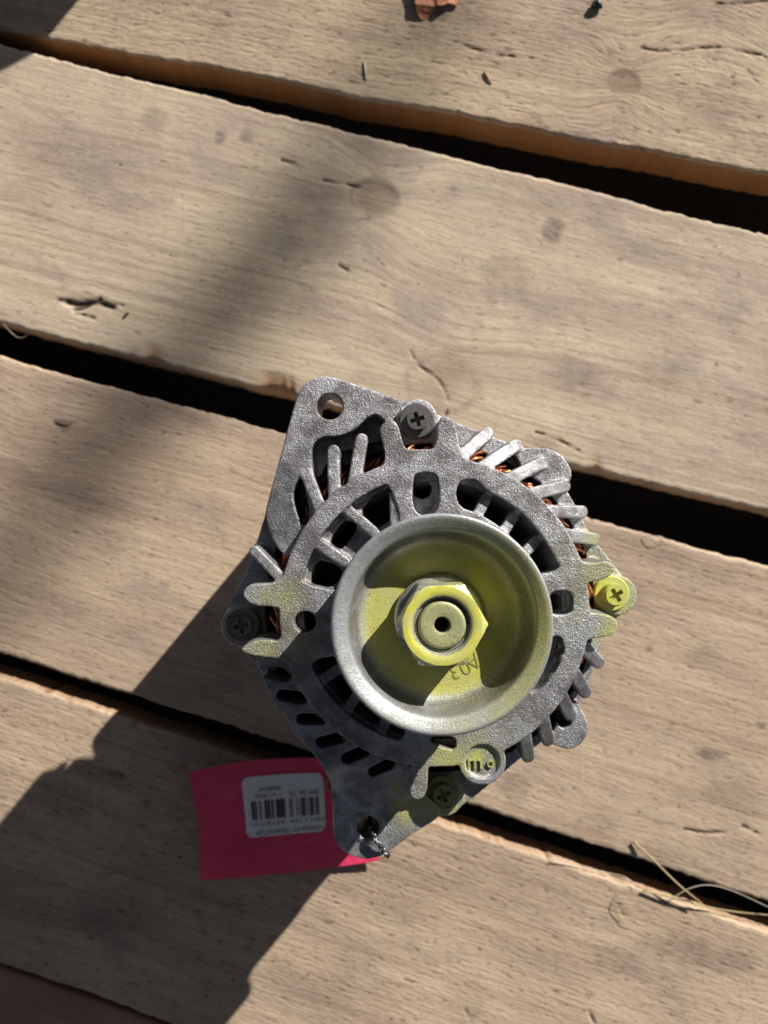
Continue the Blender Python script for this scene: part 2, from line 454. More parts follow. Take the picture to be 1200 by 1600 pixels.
def plank(idx, up, lo, z_top, mat, thick=0.024, fl=0.3, x0=-1500, x1=2700, res=0.0010):
    """up / lo: (y at px x=0, y at px x=1200) of the plank's two upper edges in the photo"""
    ux = lambda x, e: e[0] + (e[1] - e[0]) * x / 1200.0
    A0 = np.array(Wp(x0, ux(x0, up))); A1 = np.array(Wp(x1, ux(x1, up)))
    B0 = np.array(Wp(x0, ux(x0, lo))); B1 = np.array(Wp(x1, ux(x1, lo)))
    L = np.linalg.norm(A1 - A0); Wd = (np.linalg.norm(A0 - B0) + np.linalg.norm(A1 - B1)) / 2 * abs(math.cos(math.atan((up[1] - up[0]) / 1200)))
    nc = int(Wd / res)
    u0, u1 = (-130 - x0) / (x1 - x0), (1330 - x0) / (x1 - x0)
    u = np.concatenate([np.linspace(0, u0, 40, endpoint=False), np.linspace(u0, u1, int(L * (u1 - u0) / res)), np.linspace(u1, 1, 41)[1:]])
    nx = len(u)
    # cross section: s = 0..1 over the top, plus rounded edges and flanks
    rr = 0.0022
    ang = np.linspace(0, math.pi / 2, 5)
    sec = [(0, -thick, 1.0)]
    for q in np.linspace(-thick * 0.98, -rr, 9)[1:]: sec.append((0, q, 1.0))
    for a in ang[1:-1]: sec.append((rr * (1 - math.cos(a)), -rr + rr * math.sin(a), 0.25 if a < 0.8 else 0.0))
    for q in np.linspace(rr, Wd - rr, nc): sec.append((q, 0.0, 0.0))
    for a in ang[::-1][1:-1]: sec.append((Wd - rr * (1 - math.cos(a)), -rr + rr * math.sin(a), 0.25 if a < 0.8 else 0.0))
    for q in np.linspace(-rr, -thick * 0.98, 9)[:-1]: sec.append((Wd, q, 1.0))
    sec.append((Wd, -thick, 1.0))
    sec = np.array(sec)
    nsec = len(sec)
    U, S = np.meshgrid(u, sec[:, 0], indexing='ij')
    Z = np.repeat(sec[None, :, 1], nx, 0) + z_top
    FL = np.repeat(sec[None, :, 2], nx, 0)
    seed = idx * 13.7
    along = U * L
    # wandering edges
    t = S / Wd
    wl = 0.0011 * fbm(along[:, :1] * 22 + seed, np.full_like(along[:, :1], 3.3 + seed), 5) + 0.0008 * fbm(along[:, :1] * 260 + seed, np.full_like(along[:, :1], 1.3), 3)
    wr = 0.0011 * fbm(along[:, :1] * 22 + seed + 50, np.full_like(along[:, :1], 8.3 + seed), 5) + 0.0008 * fbm(along[:, :1] * 260 + seed + 91, np.full_like(along[:, :1], 4.3), 3)
    pxl = x0 + U * (x1 - x0)
    dn = np.zeros_like(S)
    for (cx, w, dep) in NOTCH[idx]:
        g = np.exp(-((pxl - cx) / w) ** 2) * (0.7 + 0.6 * vnoise(along * 350, S * 0 + 2.0))
        near = np.clip(1 - (Wd - S) / 0.012, 0, 1) * np.clip((Z - z_top + 0.010) / 0.010, 0, 1)
        dn += g * dep * near
    wav = wl * (1 - t) ** 6 * 3 + wr * t ** 6 * 3
    Sx = S + wav - dn
    Z = Z - dn * 0.55
    tt = np.clip(Sx / Wd, -0.05, 1.05)
    P0 = A0[None, None] * (1 - U[..., None]) + A1[None, None] * U[..., None]
    P1 = B0[None, None] * (1 - U[..., None]) + B1[None, None] * U[..., None]
    XY = P0 + (P1 - P0) * tt[..., None]
    PX = 600 + XY[..., 0] * F / H; PY = 800 - XY[..., 1] * F / H
    top = (FL < 0.1)
    # warped grain and masks
    acr = S + 0.004 * fbm(along * 3 + seed, S * 14, 2)
    knot = np.zeros_like(S); kd = np.zeros_like(S); krim = np.zeros_like(S)
    dirx = (A1 - A0) / L; diry = np.array([-dirx[1], dirx[0]])
    for (kx, ky, kr, ks) in KNOTS[idx]:
        kxw, kyw = Wp(kx, ky); r = kr * H / F
        dx = (XY[..., 0] - kxw) * dirx[0] + (XY[..., 1] - kyw) * dirx[1]
        dy = (XY[..., 0] - kxw) * diry[0] + (XY[..., 1] - kyw) * diry[1]
        d = np.sqrt((dx * 0.8) ** 2 + dy ** 2)
        acr += ks * 1.0 * r * (-dy) * np.exp(-(dx / (r * 2.2)) ** 2 - (dy / (r * 2.4)) ** 2) / r
        m = np.clip(1.15 - d / r, 0, 1) * ks
        knot = np.maximum(knot, np.clip(m * 2.5, 0, 1) * ks)
        rim = np.exp(-((d - r * (0.95 + 0.25 * fbm(dx * 90 + 5, dy * 90, 2))) / (r * 0.13)) ** 2) * ks * np.clip(0.55 + 2.2 * fbm(dx * 150, dy * 150 + 4, 2), 0, 1)
        krim = np.maximum(krim, rim)
        kd = np.where(m > 0, d + 0.0016 * fbm(dx * 120, dy * 120, 2), kd)
    crack = np.zeros_like(S); dep = np.zeros_like(S)
    for pl in CRACKS[idx]:
        cw = 1.0
        if isinstance(pl[0], (int, float)): cw, pl = pl[0], pl[1]
        q = np.array([Wp(*p) for p in chaikin(pl, 2, False)]) if len(pl) > 2 else np.array([Wp(*p) for p in pl])
        best = np.full(S.shape, 9.0)
        wob = 0.0007 * fbm(XY[..., 0] * 420, XY[..., 1] * 420, 3)
        for i in range(len(q) - 1):
            a, b = q[i], q[i + 1]
            ab = b - a
            h = np.clip(((XY[..., 0] - a[0]) * ab[0] + (XY[..., 1] - a[1]) * ab[1]) / (ab @ ab), 0, 1)
            best = np.minimum(best, np.hypot(XY[..., 0] - a[0] - h * ab[0], XY[..., 1] - a[1] - h * ab[1]))
        best = best + wob + 0.0009 * np.clip(fbm(XY[..., 0] * 160 + 3, XY[..., 1] * 160, 2) + 0.1, 0, 1) * 3
        w = 0.00075 * cw
        crack = np.maximum(crack, np.clip(1.3 - best / w, 0, 1))
        dep = np.maximum(dep, np.exp(-(best / (0.0008 * cw)) ** 2) * 0.0009 * cw)
    stain = np.zeros_like(S)
    for (sx, sy, rx, ry, ss) in STAINS[idx]:
        dx = PX - sx; dy = PY - sy
        ca, sa = math.cos(0.27), math.sin(0.27)
        e = ((dx * ca + dy * sa) / rx) ** 2 + ((-dx * sa + dy * ca) / ry) ** 2
        e = e + 1.1 * fbm(PX * 0.06, PY * 0.06, 3)
        stain = np.maximum(stain, np.clip(1.25 - e, 0, 1) * ss * 0.85)
    stain = np.maximum(stain, krim * 0.8)
    relief = 0.0004 * fbm(along * 14 + seed, S * 40, 3) + 0.00022 * fbm(along * 70 + seed, acr * 520, 3) + 0.0022 * fbm(along * 4 + seed, S * 5 + 3, 2)
    Z = Z + np.where(top, relief - dep, 0.2 * relief)
    Z = Z + np.where(top, -0.0006 * knot, 0)
    off = pallet.location
    co = np.stack([XY[..., 0] - off.x, XY[..., 1] - off.y, Z - off.z], -1).reshape(-1, 3)
    ii, jj = np.meshgrid(np.arange(nx - 1), np.arange(nsec - 1), indexing='ij')
    a = ii * nsec + jj
    f = np.stack([a, a + 1, a + nsec + 1, a + nsec], -1).reshape(-1, 4)
    me = bpy.data.meshes.new('plank')
    tail = [tuple(range(nsec))[::-1], tuple((nx - 1) * nsec + k for k in range(nsec))]
    bot = [(i * nsec, (i + 1) * nsec, (i + 2) * nsec - 1, (i + 1) * nsec - 1) for i in range(nx - 1)]
    me.from_pydata(co.tolist(), [], f[:, ::-1].tolist() + bot + tail)
    me.update()
    bm = bmesh.new(); bm.from_mesh(me); bmesh.ops.recalc_face_normals(bm, faces=bm.faces); bm.to_mesh(me); bm.free()
    set_attr(me, 'grain', np.stack([along + seed * 0.37, acr + seed * 0.11, np.full_like(S, seed)], -1).reshape(-1, 3))
    set_attr(me, 'stain', stain.ravel()); set_attr(me, 'knot', knot.ravel()); set_attr(me, 'knotdist', kd.ravel())
    set_attr(me, 'crack', np.maximum(crack, 0).ravel()); set_attr(me, 'flank', np.maximum(np.where(FL > 0.5, FL, 0) * fl, np.clip(dn / 0.003, 0, 0.8)).ravel())
    return finish('plank', me, mat, pallet, True, 50)

plank(1, (-410, -190), (45, 271), 0.000, M_wood_top, thick=0.026, fl=1.0)
plank(2, (69, 367), (507, 800), 0.000, M_wood)
plank(3, (556, 885), (1020, 1408), 0.000, M_wood_pink)
plank(4, (1060, 1456), (1505, 1930), 0.000, M_wood_low)
plank(5, (1518, 1943), (1960, 2400), -0.003, M_wood_red, res=0.003)
for k_ in (0, 6, 7):
    for d_ in (KNOTS, CRACKS, STAINS, NOTCH): d_[k_] = []
plank(0, (-875, -660), (-440, -205), 0.000, M_wood, res=0.004)
plank(6, (-1340, -1140), (-905, -690), 0.000, M_wood, res=0.004)
plank(7, (1985, 2425), (2430, 2880), 0.000, M_wood, res=0.004)
# bearers under the planks, outside the strip the gaps let one see
def bearer(cx):
    b = bmesh.new(); bmesh.ops.create_cube(b, size=1)
    for v in b.verts: v.co = Vector((v.co.x * 0.09, v.co.y * 1.3, v.co.z * 0.121))
    bmesh.ops.bevel(b, geom=b.edges[:], offset=0.003, segments=2, affect='EDGES')
    me = bpy.data.meshes.new('bearer'); b.to_mesh(me); b.free()
    o = finish('bearer', me, M_wood, pallet, False); o.location = (cx, -0.05, 0.0605); o.rotation_euler[2] = R(-15)
for cx in (-0.45, 0.60): bearer(cx)

# ------------------------------------------------------------------ alternator
ZT = 0.150                                       # pulley lip height
AX, AY = Wp(691, 977, ZT + ALT_DZ)
alt = empty('alternator', (AX, AY, ALT_DZ))
tag(alt, 'used car alternator standing pulley up with yellow overspray on the planks', 'alternator')
def Lp(px, py, z):
    x, y = Wp(px, py, z + ALT_DZ); return (x - AX, y - AY)
def LL(pts, z): return [Lp(p[0], p[1], z) for p in pts]
def S_(n, z): return n * (H - ALT_DZ - z) / F             # pixel length at height z

ZR = 0.112      # front ring
ZF = 0.091      # flange
solid = MB()
RIBS = []       # (a, b, halfwidth) plan capsules, kept for splitting the casting into parts

def capsule(a, b, w, n=8):
    a = np.array(a); b = np.array(b); d = (b - a) / np.linalg.norm(b - a); nrm = np.array([-d[1], d[0]])
    th = math.atan2(d[1], d[0]); pts = []
    for k in range(n + 1):
        q = th - math.pi / 2 + math.pi * k / n; pts.append((b[0] + w * math.cos(q), b[1] + w * math.sin(q)))
    for k in range(n + 1):
        q = th + math.pi / 2 + math.pi * k / n; pts.append((a[0] + w * math.cos(q), a[1] + w * math.sin(q)))
    return pts

def rib(a, b, width, z0, za, zb, record=True):
    """bar from pixel a (at the ring) to pixel b, top falling from za to zb"""
    pa, pb = Lp(*a, za), Lp(*b, zb)
    w = S_(width, za) / 2
    dx, dy = pb[0] - pa[0], pb[1] - pa[1]; l2 = dx * dx + dy * dy
    def zt(x, y):
        q = ((x - pa[0]) * dx + (y - pa[1]) * dy) / l2
        return za + (zb - za) * min(1.15, max(0, q)) ** 1.4
    solid.prism(capsule(pa, pb, w), [], z0, zt)
    if record: RIBS.append((pa, pb, w))

# ring plate with its windows
C = (679, 956)
def arcp(r, a0, a1, n=10, c=C): return [(c[0] + r * math.cos(R(a)), c[1] - r * math.sin(R(a))) for a in np.linspace(a0, a1, n)]
W1 = [(645, 748), (652, 738), (678, 738), (686, 748), (686, 805), (645, 805)]
W2 = [(712, 775), (716, 754), (728, 748), (746, 750)] + arcp(206, 67, 22, 8) + [(876, 884), (866, 893), (845, 897)] + arcp(168, 20, 76, 8)
W3 = [(858, 924), (888, 923), (895, 930), (896, 954), (889, 961), (858, 961)]
W4 = [(856, 1000), (868, 993), (879, 997), (884, 1009), (877, 1034), (862, 1058), (838, 1086), (822, 1078), (838, 1050), (850, 1020)]
Wa = [(562, 801), (580, 780), (590, 764), (603, 760), (614, 768), (618, 788), (617, 808), (581, 832)]
Wb = [(514, 846), (537, 813), (552, 815), (560, 824), (536, 859), (523, 855)]
Wc = [(494, 874), (524, 881), (536, 893), (528, 915), (489, 921), (485, 905)]
W6 = circle(477, 972, 17, 20)
W7 = arcp(210, 203, 255, 12) + [(634, 1148)] + arcp(165, 255, 205, 10) + [(500, 1028)]
W8 = [(672, 1150), (712, 1150), (713, 1170), (704, 1172), (680, 1164), (672, 1162)]
Wul = arcp(213, 109.5, 168, 14) + arcp(150, 168, 109.5, 10)
wins = [W1, W2, W3, W4, W7, W8]
wl = [LL(chaikin(w, 1 if w in (W2, W7) else 2), ZR) for w in wins] + [LL(W6, ZR), LL(chaikin(Wul, 1), ZR)]
cx0, cy0 = Lp(C[0], C[1], ZR)
bcx, bcy = Lp(754, 1190, ZR); rb_ = S_(31, ZR); Rr = S_(243, ZR)
a_b = math.atan2(bcy - cy0, bcx - cx0); d_b = math.hypot(bcx - cx0, bcy - cy0)
half = math.acos((Rr ** 2 + d_b ** 2 - rb_ ** 2) / (2 * Rr * d_b))
ring_out = [(cx0 + Rr * math.cos(a_b + q), cy0 + Rr * math.sin(a_b + q)) for q in np.linspace(half, 2 * math.pi - half, 170)]
e0 = math.atan2(ring_out[-1][1] - bcy, ring_out[-1][0] - bcx); e1 = math.atan2(ring_out[0][1] - bcy, ring_out[0][0] - bcx)
while e1 > e0: e1 -= 2 * math.pi
ring_out += [(bcx + rb_ * math.cos(q), bcy + rb_ * math.sin(q)) for q in np.linspace(e0, e1, 16)[1:-1]]
solid.prism(ring_out, wl, 0.098, ZR)
# pocket floors (with their through holes) under the shallow windows
solid.prism(LL([(636, 730), (695, 730), (695, 815), (636, 815)], 0.106), [circle(*Lp(660, 764, 0.106), S_(15, 0.106), 24)], 0.090, 0.104)
solid.prism(LL([(850, 915), (902, 915), (902, 968), (850, 968)], 0.106), [circle(*Lp(868, 942, 0.106), S_(13, 0.106), 20)], 0.090, 0.104)
solid.prism(LL([(900, 985), (880, 1060), (840, 1100), (810, 1080), (850, 985)], 0.106), [], 0.092, lambda x, y: 0.1045)
zf_ = 0.1065
solid.prism(LL(arcp(222, 105, 172, 14) + arcp(140, 172, 105, 10), zf_), [LL(chaikin(w, 1), zf_) for w in (Wa, Wb, Wc)], 0.094, zf_)
for a, b, w in (((541, 795), (584, 832), 17), ((494, 848), (538, 878), 18), ((614, 775), (616, 830), 12)):
    solid.prism(capsule(Lp(*a, ZR), Lp(*b, ZR), S_(w, ZR) / 2), [], 0.096, ZR - 0.0008)
# conical wall inside the vent slots, broken at the upper left windows
prof = [(S_(206, ZR), 0.106), (S_(218, ZR), 0.106), (S_(218, ZR), 0.080), (S_(190, ZR), 0.080), (S_(187, ZR), 0.086)]
solid.lathe(prof, 128, cx0, cy0)
# small bars across the slots
for a, b in (((738, 822), (761, 777)), ((775, 850), (803, 807)), ((806, 880), (838, 845)),
             ((565, 1078), (540, 1112)), ((530, 1045), (500, 1065)), ((612, 1100), (598, 1140))):
    rib(a, b, 17, 0.086, 0.1105, 0.1085, False)
# ridge between the upper left windows
# outer cooling ribs
ZR1, ZR2 = 0.1112, 0.0995
for a, b, w in (((722, 712), (763, 676), 21), ((752, 732), (808, 695), 21), ((790, 752), (848, 723), 21),
                ((820, 775), (884, 759), 21), ((844, 799), (911, 800), 21), ((868, 833), (931, 843), 21)):
    rib(a, b, w, 0.086, ZR1, ZR2)
for a, b, w in (((897, 995), (937, 1036), 21), ((884, 1030), (916, 1083), 21), ((866, 1062), (892, 1118), 21),
                ((843, 1098), (857, 1158), 21), ((817, 1125), (826, 1184), 21)):
    rib(a, b, w, 0.084, ZR1, 0.1045)
for a, b, w in (((502, 800), (479, 742), 20), ((522, 772), (521, 704), 20), ((553, 756), (565, 687), 21), ((440, 905), (397, 861), 17)):
    rib(a, b, w, 0.086, ZR1, 0.109)
# webs that reach out round the four bolts
for web in ([(378, 928), (386, 915), (402, 912), (430, 911), (446, 897), (475, 900), (475, 960), (438, 951), (424, 948), (400, 947), (386, 941)],
            [(374, 1014), (395, 1001), (420, 1000), (437, 1002), (440, 985), (478, 985), (478, 1055), (455, 1037), (430, 1028), (400, 1026), (382, 1021)],
            [(880, 856), (897, 867), (911, 879), (935, 879), (951, 875), (962, 888), (951, 904), (926, 909), (912, 913), (880, 916)],
            [(880, 955), (913, 959), (930, 957), (957, 962), (967, 974), (962, 991), (944, 996), (922, 998), (908, 1008), (900, 1024), (878, 1015)],
            [(591, 672), (598, 660), (612, 654), (622, 663), (627, 682), (633, 702), (650, 704), (650, 738), (586, 742), (602, 722), (600, 700)],
            [(683, 656), (697, 649), (711, 660), (715, 678), (719, 702), (733, 724), (720, 738), (655, 738), (655, 703), (682, 702)],
            [(675, 1166), (673, 1185), (669, 1200), (669, 1220), (667, 1240), (656, 1251), (643, 1248), (639, 1235), (645, 1217), (647, 1196), (630, 1180), (636, 1165)]):
    solid.prism(LL(chaikin(web, 2), ZR), [], 0.086, ZR)
solid.prism(LL([(612, 702), (700, 702), (700, 730), (612, 730)], ZR), [], 0.095, ZR)
# round boss at the bottom with a sunk disc
bc = Lp(754, 1190, ZR)
solid.prism(circle(*bc, S_(37, ZR), 48), [circle(*bc, S_(27, ZR), 40)], 0.086, ZR)
solid.prism(circle(*bc, S_(31, ZR), 40), [], 0.086, ZR - 0.0014)
# flange
flange = [(520, 620), (600, 622), (640, 627), (668, 636), (684, 648), (720, 663), (753, 676), (807, 696), (835, 710), (862, 735), (886, 765),
          (905, 800), (920, 830), (940, 858), (962, 885), (977, 905), (985, 926), (982, 946), (972, 960), (955, 972), (946, 992), (937, 1017),
          (927, 1048), (912, 1085), (896, 1115), (872, 1140), (847, 1160), (817, 1182), (790, 1205), (770, 1222), (742, 1245), (724, 1258), (702, 1273),
          (675, 1270), (640, 1258), (560, 1232), (510, 1198), (472, 1152), (440, 1107), (415, 1062), (395, 1032), (370, 1010), (355, 987), (351, 962),
          (361, 936), (379, 906), (394, 866), (409, 822), (438, 720), (468, 645)]
fc = (672, 950)
bolts = [(652, 655), (963, 930), (377, 978), (693, 1243)]
fh = circle(*Lp(*fc, ZF), S_(257, ZF), 128)
hole1 = circle(*Lp(515, 635, 0.1085), S_(20.5, 0.1085), 40)
solid.prism(LL(chaikin(flange, 2), ZF), [fh, hole1], 0.082, ZF)
for bx, by in bolts:
    solid.prism(circle(*Lp(bx, by, ZF), S_(31, ZF), 36), [], 0.070, ZF + 0.0015)
solid.prism(circle(*Lp(*fc, ZF), S_(270, ZF), 128), [fh], 0.058, 0.085)
# two round lugs on the right
lug1 = [(800, 700), (833, 699), (856, 699), (877, 708), (890, 724), (897, 742), (888, 758), (860, 765), (820, 735)]
solid.prism(LL(chaikin(lug1, 2), 0.1), [], 0.082, 0.0985)
lug2 = [(890, 1085), (904, 1100), (918, 1127), (916, 1149), (902, 1165), (884, 1170), (868, 1163), (856, 1160), (868, 1130)]
solid.prism(LL(chaikin(lug2, 2), 0.1), [LL(chaikin([(866, 1100), (880, 1090), (893, 1120), (890, 1133), (872, 1138)], 2), 0.1)], 0.082, 0.102)
# upper left mounting plate
ZP = 0.1085
plate = [(409, 813), (420, 772), (439, 708), (455, 649), (465, 615), (475, 600), (489, 590), (506, 587), (532, 592), (580, 609), (633, 626),
         (622, 650), (604, 664), (590, 646), (576, 650), (555, 672), (530, 682), (502, 682), (488, 695), (486, 718), (492, 750), (500, 790), (490, 815), (447, 886)]
dia = [(455, 772), (468, 744), (474, 750), (485, 808), (474, 824), (467, 815)]
hole1 = circle(*Lp(515, 635, ZP), S_(20.5, ZP), 40)
def zplate(x, y):
    # falls a little towards the lower left corner
    px = (x + AX) / ((H - ALT_DZ - ZP) / F) + 600; py = 800 - (y + AY) / ((H - ALT_DZ - ZP) / F)
    d = max(0.0, ((py - 740) * 0.75 - (px - 470) * 0.55)) / 100
    return ZP - 0.0035 * min(1.0, d)
pl = chaikin(plate, 2)
solid.prism(LL(pl, ZP), [hole1, LL(chaikin(dia, 2), ZP)], 0.090, zplate)
# pocket floor behind the plate
pock = [(480, 690), (500, 668), (550, 660), (575, 635), (610, 640), (612, 690), (585, 690), (560, 700), (528, 705), (510, 722), (500, 750), (486, 735)]
solid.prism(LL(chaikin(pock, 1), 0.1), [], 0.086, 0.0985)
# lower left plate with six slots and the mounting lug
ZQ = 0.1055
low = [(395, 1022), (405, 1045), (413, 1068), (421, 1088), (434, 1108), (448, 1122), (455, 1140), (466, 1155), (480, 1168), (496, 1187), (508, 1205),
       (517, 1229), (520, 1253), (519, 1299), (528, 1323), (547, 1338), (574, 1344), (597, 1338), (614, 1327), (646, 1302), (688, 1278), (690, 1262), (660, 1240),
       (652, 1215), (640, 1190), (600, 1182), (545, 1155), (500, 1110), (470, 1070), (452, 1035), (445, 1020)]
slots = []
for cx, cy, w, h, a in ((430, 1052, 52, 20, 14), (457, 1089, 50, 19, 8), (487, 1124, 48, 18, 0), (517, 1157, 48, 18, -13), (556, 1180, 48, 19, -22), (596, 1201, 46, 18, -28)):
    ca, sa = math.cos(R(a)), math.sin(R(a))
    rc = [(-w / 2, -h / 2), (0, -h / 2), (w / 2, -h / 2), (w / 2, h / 2), (0, h / 2), (-w / 2, h / 2)]
    slots.append(LL(chaikin([(cx + x * ca - y * sa, cy + x * sa + y * ca) for x, y in rc], 2), ZQ))
hole2 = circle(*Lp(575, 1292, ZQ - 0.0085), S_(17.5, ZQ - 0.0085), 36)
def zlow(x, y):
    py = 800 - (y + AY) / ((H - ALT_DZ - ZQ) / F)
    return ZQ - 0.0085 * min(1.0, max(0.0, (py - 1205) / 40.0))
ZL = ZQ - 0.0085
def LQ(pts): return [Lp(p[0], p[1], ZQ - 0.0085 * min(1.0, max(0.0, (p[1] - 1205) / 40.0))) for p in pts]
solid.prism(LQ(chaikin(low, 2)), slots + [hole2], 0.086, zlow)
solid.prism(LL(chaikin([(521, 1245), (521, 1299), (529, 1323), (547, 1336), (574, 1341), (597, 1336), (613, 1326), (645, 1300), (660, 1285), (600, 1235), (545, 1225)], 2), ZL),
            [hole2], 0.076, ZQ - 0.0090)
solid.prism(circle(*Lp(575, 1292, ZL), S_(25, ZL), 36), [hole2], 0.085, ZQ - 0.0078)

def remeshed(mb, voxel, smooth_it):
    me = bpy.data.meshes.new('casting_raw'); me.from_pydata(mb.v, [], mb.f); me.update()
    o = bpy.data.objects.new('casting_raw', me); col.objects.link(o)
    m = o.modifiers.new('r', 'REMESH'); m.mode = 'VOXEL'; m.voxel_size = voxel; m.adaptivity = 0
    s = o.modifiers.new('s', 'SMOOTH'); s.factor = 0.5; s.iterations = smooth_it
    dg = bpy.context.evaluated_depsgraph_get()
    res = bpy.data.meshes.new_from_object(o.evaluated_get(dg))
    bpy.data.objects.remove(o); bpy.data.meshes.remove(me)
    return res

def paint_field(co, spots):
    """overspray: soft blobs given in photo pixels at their height"""
    p = np.zeros(len(co), np.float32)
    for (px, py, z, r, s) in spots:
        x, y = Lp(px, py, z); rr = S_(r, z)
        d2 = ((co[:, 0] - x) ** 2 + (co[:, 1] - y) ** 2) / rr ** 2
        p = np.maximum(p, 0.85 * s * np.exp(-d2))
    return p
SPRAY = [(963, 935, .1, 52, 1.05), (945, 985, .1, 30, .9), (925, 890, .1, 45, .55), (905, 950, .11, 50, .35), (440, 935, .11, 46, .5), (415, 928, .11, 26, .55), (410, 1010, .11, 42, .55), (470, 1005, .11, 35, .45),
         (700, 1190, .11, 48, .8), (745, 1170, .11, 50, .55), (690, 1255, .1, 45, .95), (640, 1275, .105, 35, .8), (620, 1235, .105, 22, .55), (745, 1180, .11, 16, 1.0), (800, 1150, .11, 60, .25),
         (925, 845, .1, 30, .6), (388, 925, .1, 20, .4), (860, 1010, .11, 50, .2), (890, 875, .11, 50, .25)]

GRIME_SHADE = [(440, 800, .108, 42, .75), (590, 660, .098, 40, .9), (510, 690, .098, 36, .8), (470, 1000, .11, 70, .6), (560, 800, .106, 60, .6), (520, 850, .106, 45, .6), (420, 1080, .105, 60, .55),  # stains, with the shade of the pocket and other recesses painted in
         (520, 1150, .105, 80, .55), (590, 1240, .1, 60, .5), (690, 720, .11, 30, .4), (870, 1050, .105, 45, .5), (800, 780, .1, 60, .5), (480, 650, .108, 26, .25), (900, 1060, .1, 40, .35), (840, 1130, .1, 50, .35), (640, 690, .1, 35, .6)]
def casting():
    me = remeshed(solid, 0.0005, 5)
    co = coords(me)
    nv = len(co)
    me.calc_loop_triangles()
    vn = np.empty(nv * 3, np.float32); me.vertices.foreach_get('normal', vn); vn = vn.reshape(-1, 3)
    nf = len(me.polygons)
    lt = np.empty(nf, np.int32); me.polygons.foreach_get('loop_total', lt)
    ls = np.empty(nf, np.int32); me.polygons.foreach_get('loop_start', ls)
    li = np.empty(len(me.loops), np.int32); me.loops.foreach_get('vertex_index', li)
    quad = lt == 4
    Fq = li[ls[quad][:, None] + np.arange(4)[None]]
    Ft = li[ls[~quad][:, None] + np.arange(3)[None]] if (~quad).any() else np.zeros((0, 3), np.int32)
    paint = paint_field(co, SPRAY) * np.clip(0.35 + vn[:, 2], 0, 1)
    grime_shade = paint_field(co, GRIME_SHADE)
    def assign(Fc):
        out = np.zeros(len(Fc), int)
        rad = np.hypot(Fc[:, 0] - cx0, Fc[:, 1] - cy0)
        for k, (a, b, w) in enumerate(RIBS):
            a = np.array(a); b = np.array(b); ab = b - a
            h = np.clip(((Fc[:, :2] - a) @ ab) / (ab @ ab), 0, 1)
            d = np.hypot(*(Fc[:, :2] - a - h[:, None] * ab).T)
            out[(d < w * 1.12) & (rad > S_(246, ZR)) & (Fc[:, 2] > ZF + 0.001)] = k + 1
        # mounting plate and lug
        hx, hy = Lp(575, 1292, ZQ)
        lug = (out == 0) & in_poly(Fc[:, :2], np.array(LL([(500, 1235), (640, 1235), (700, 1290), (600, 1370), (490, 1340)], ZQ))) & (Fc[:, 2] > 0.079)
        out[lug] = 101
        ear = (out == 0) & in_poly(Fc[:, :2], np.array(LL([(395, 818), (448, 570), (640, 612), (628, 655), (604, 668), (480, 690), (470, 760)], ZP))) & (Fc[:, 2] > ZF + 0.001)
        out[ear] = 102
        return out
    aq = assign(co[Fq].mean(1)); at = assign(co[Ft].mean(1)) if len(Ft) else np.zeros(0, int)
    root = None
    for k in [0] + sorted(set(aq.tolist()) - {0}):
        q = Fq[aq == k]; t = Ft[at == k]
        idx = np.unique(np.concatenate([q.ravel(), t.ravel()]))
        mp = np.full(nv, -1); mp[idx] = np.arange(len(idx))
        name = 'front_housing' if k == 0 else 'mounting_lug' if k == 101 else 'mounting_plate' if k == 102 else 'cooling_rib'
        m2 = bpy.data.meshes.new(name)
        m2.from_pydata(co[idx].tolist(), [], mp[q].tolist() + mp[t].tolist()); m2.update()
        set_attr(m2, 'paint', paint[idx]); set_attr(m2, 'grime_shade', grime_shade[idx])
        o = finish(name, m2, M_alu, alt if k == 0 else root, True)
        m2.normals_split_custom_set_from_vertices(vn[idx].tolist())
        if k == 0: root = o
    bpy.data.meshes.remove(me)
    return root
housing = casting()

# letters cast into the boss and their paint
def text_mesh(body, size, extrude, font_offset=0.0, align='CENTER'):
    cu = bpy.data.curves.new('t', 'FONT'); cu.body = body; cu.size = size; cu.extrude = extrude; cu.align_x = align; cu.align_y = 'CENTER'
    cu.offset = font_offset; cu.resolution_u = 4
    o = bpy.data.objects.new('t', cu); col.objects.link(o)
    dg = bpy.context.evaluated_depsgraph_get()
    me = bpy.data.meshes.new_from_object(o.evaluated_get(dg))
    bpy.data.objects.remove(o); bpy.data.curves.remove(cu)
    return me
def place_text(name, body, size, extrude, mat, parent, loc, rot, off=0.0):
    me = text_mesh(body, size, extrude, off)
    set_attr(me, 'paint', np.full(len(me.vertices), 0.9 if name == 'cast_letter' else 0.8))
    o = finish(name, me, mat, parent, False); o.location = loc; o.rotation_euler = (0, 0, R(rot)); return o
x, y = Lp(742, 1191, 0.111); place_text('cast_letter', 'm', 0.0085, 0.0004, M_alu, housing, (x, y, 0.1111), 0)
x, y = Lp(766, 1192, 0.111); place_text('cast_letter', 'o', 0.0056, 0.0004, M_alu, housing, (x, y, 0.1111), 10)

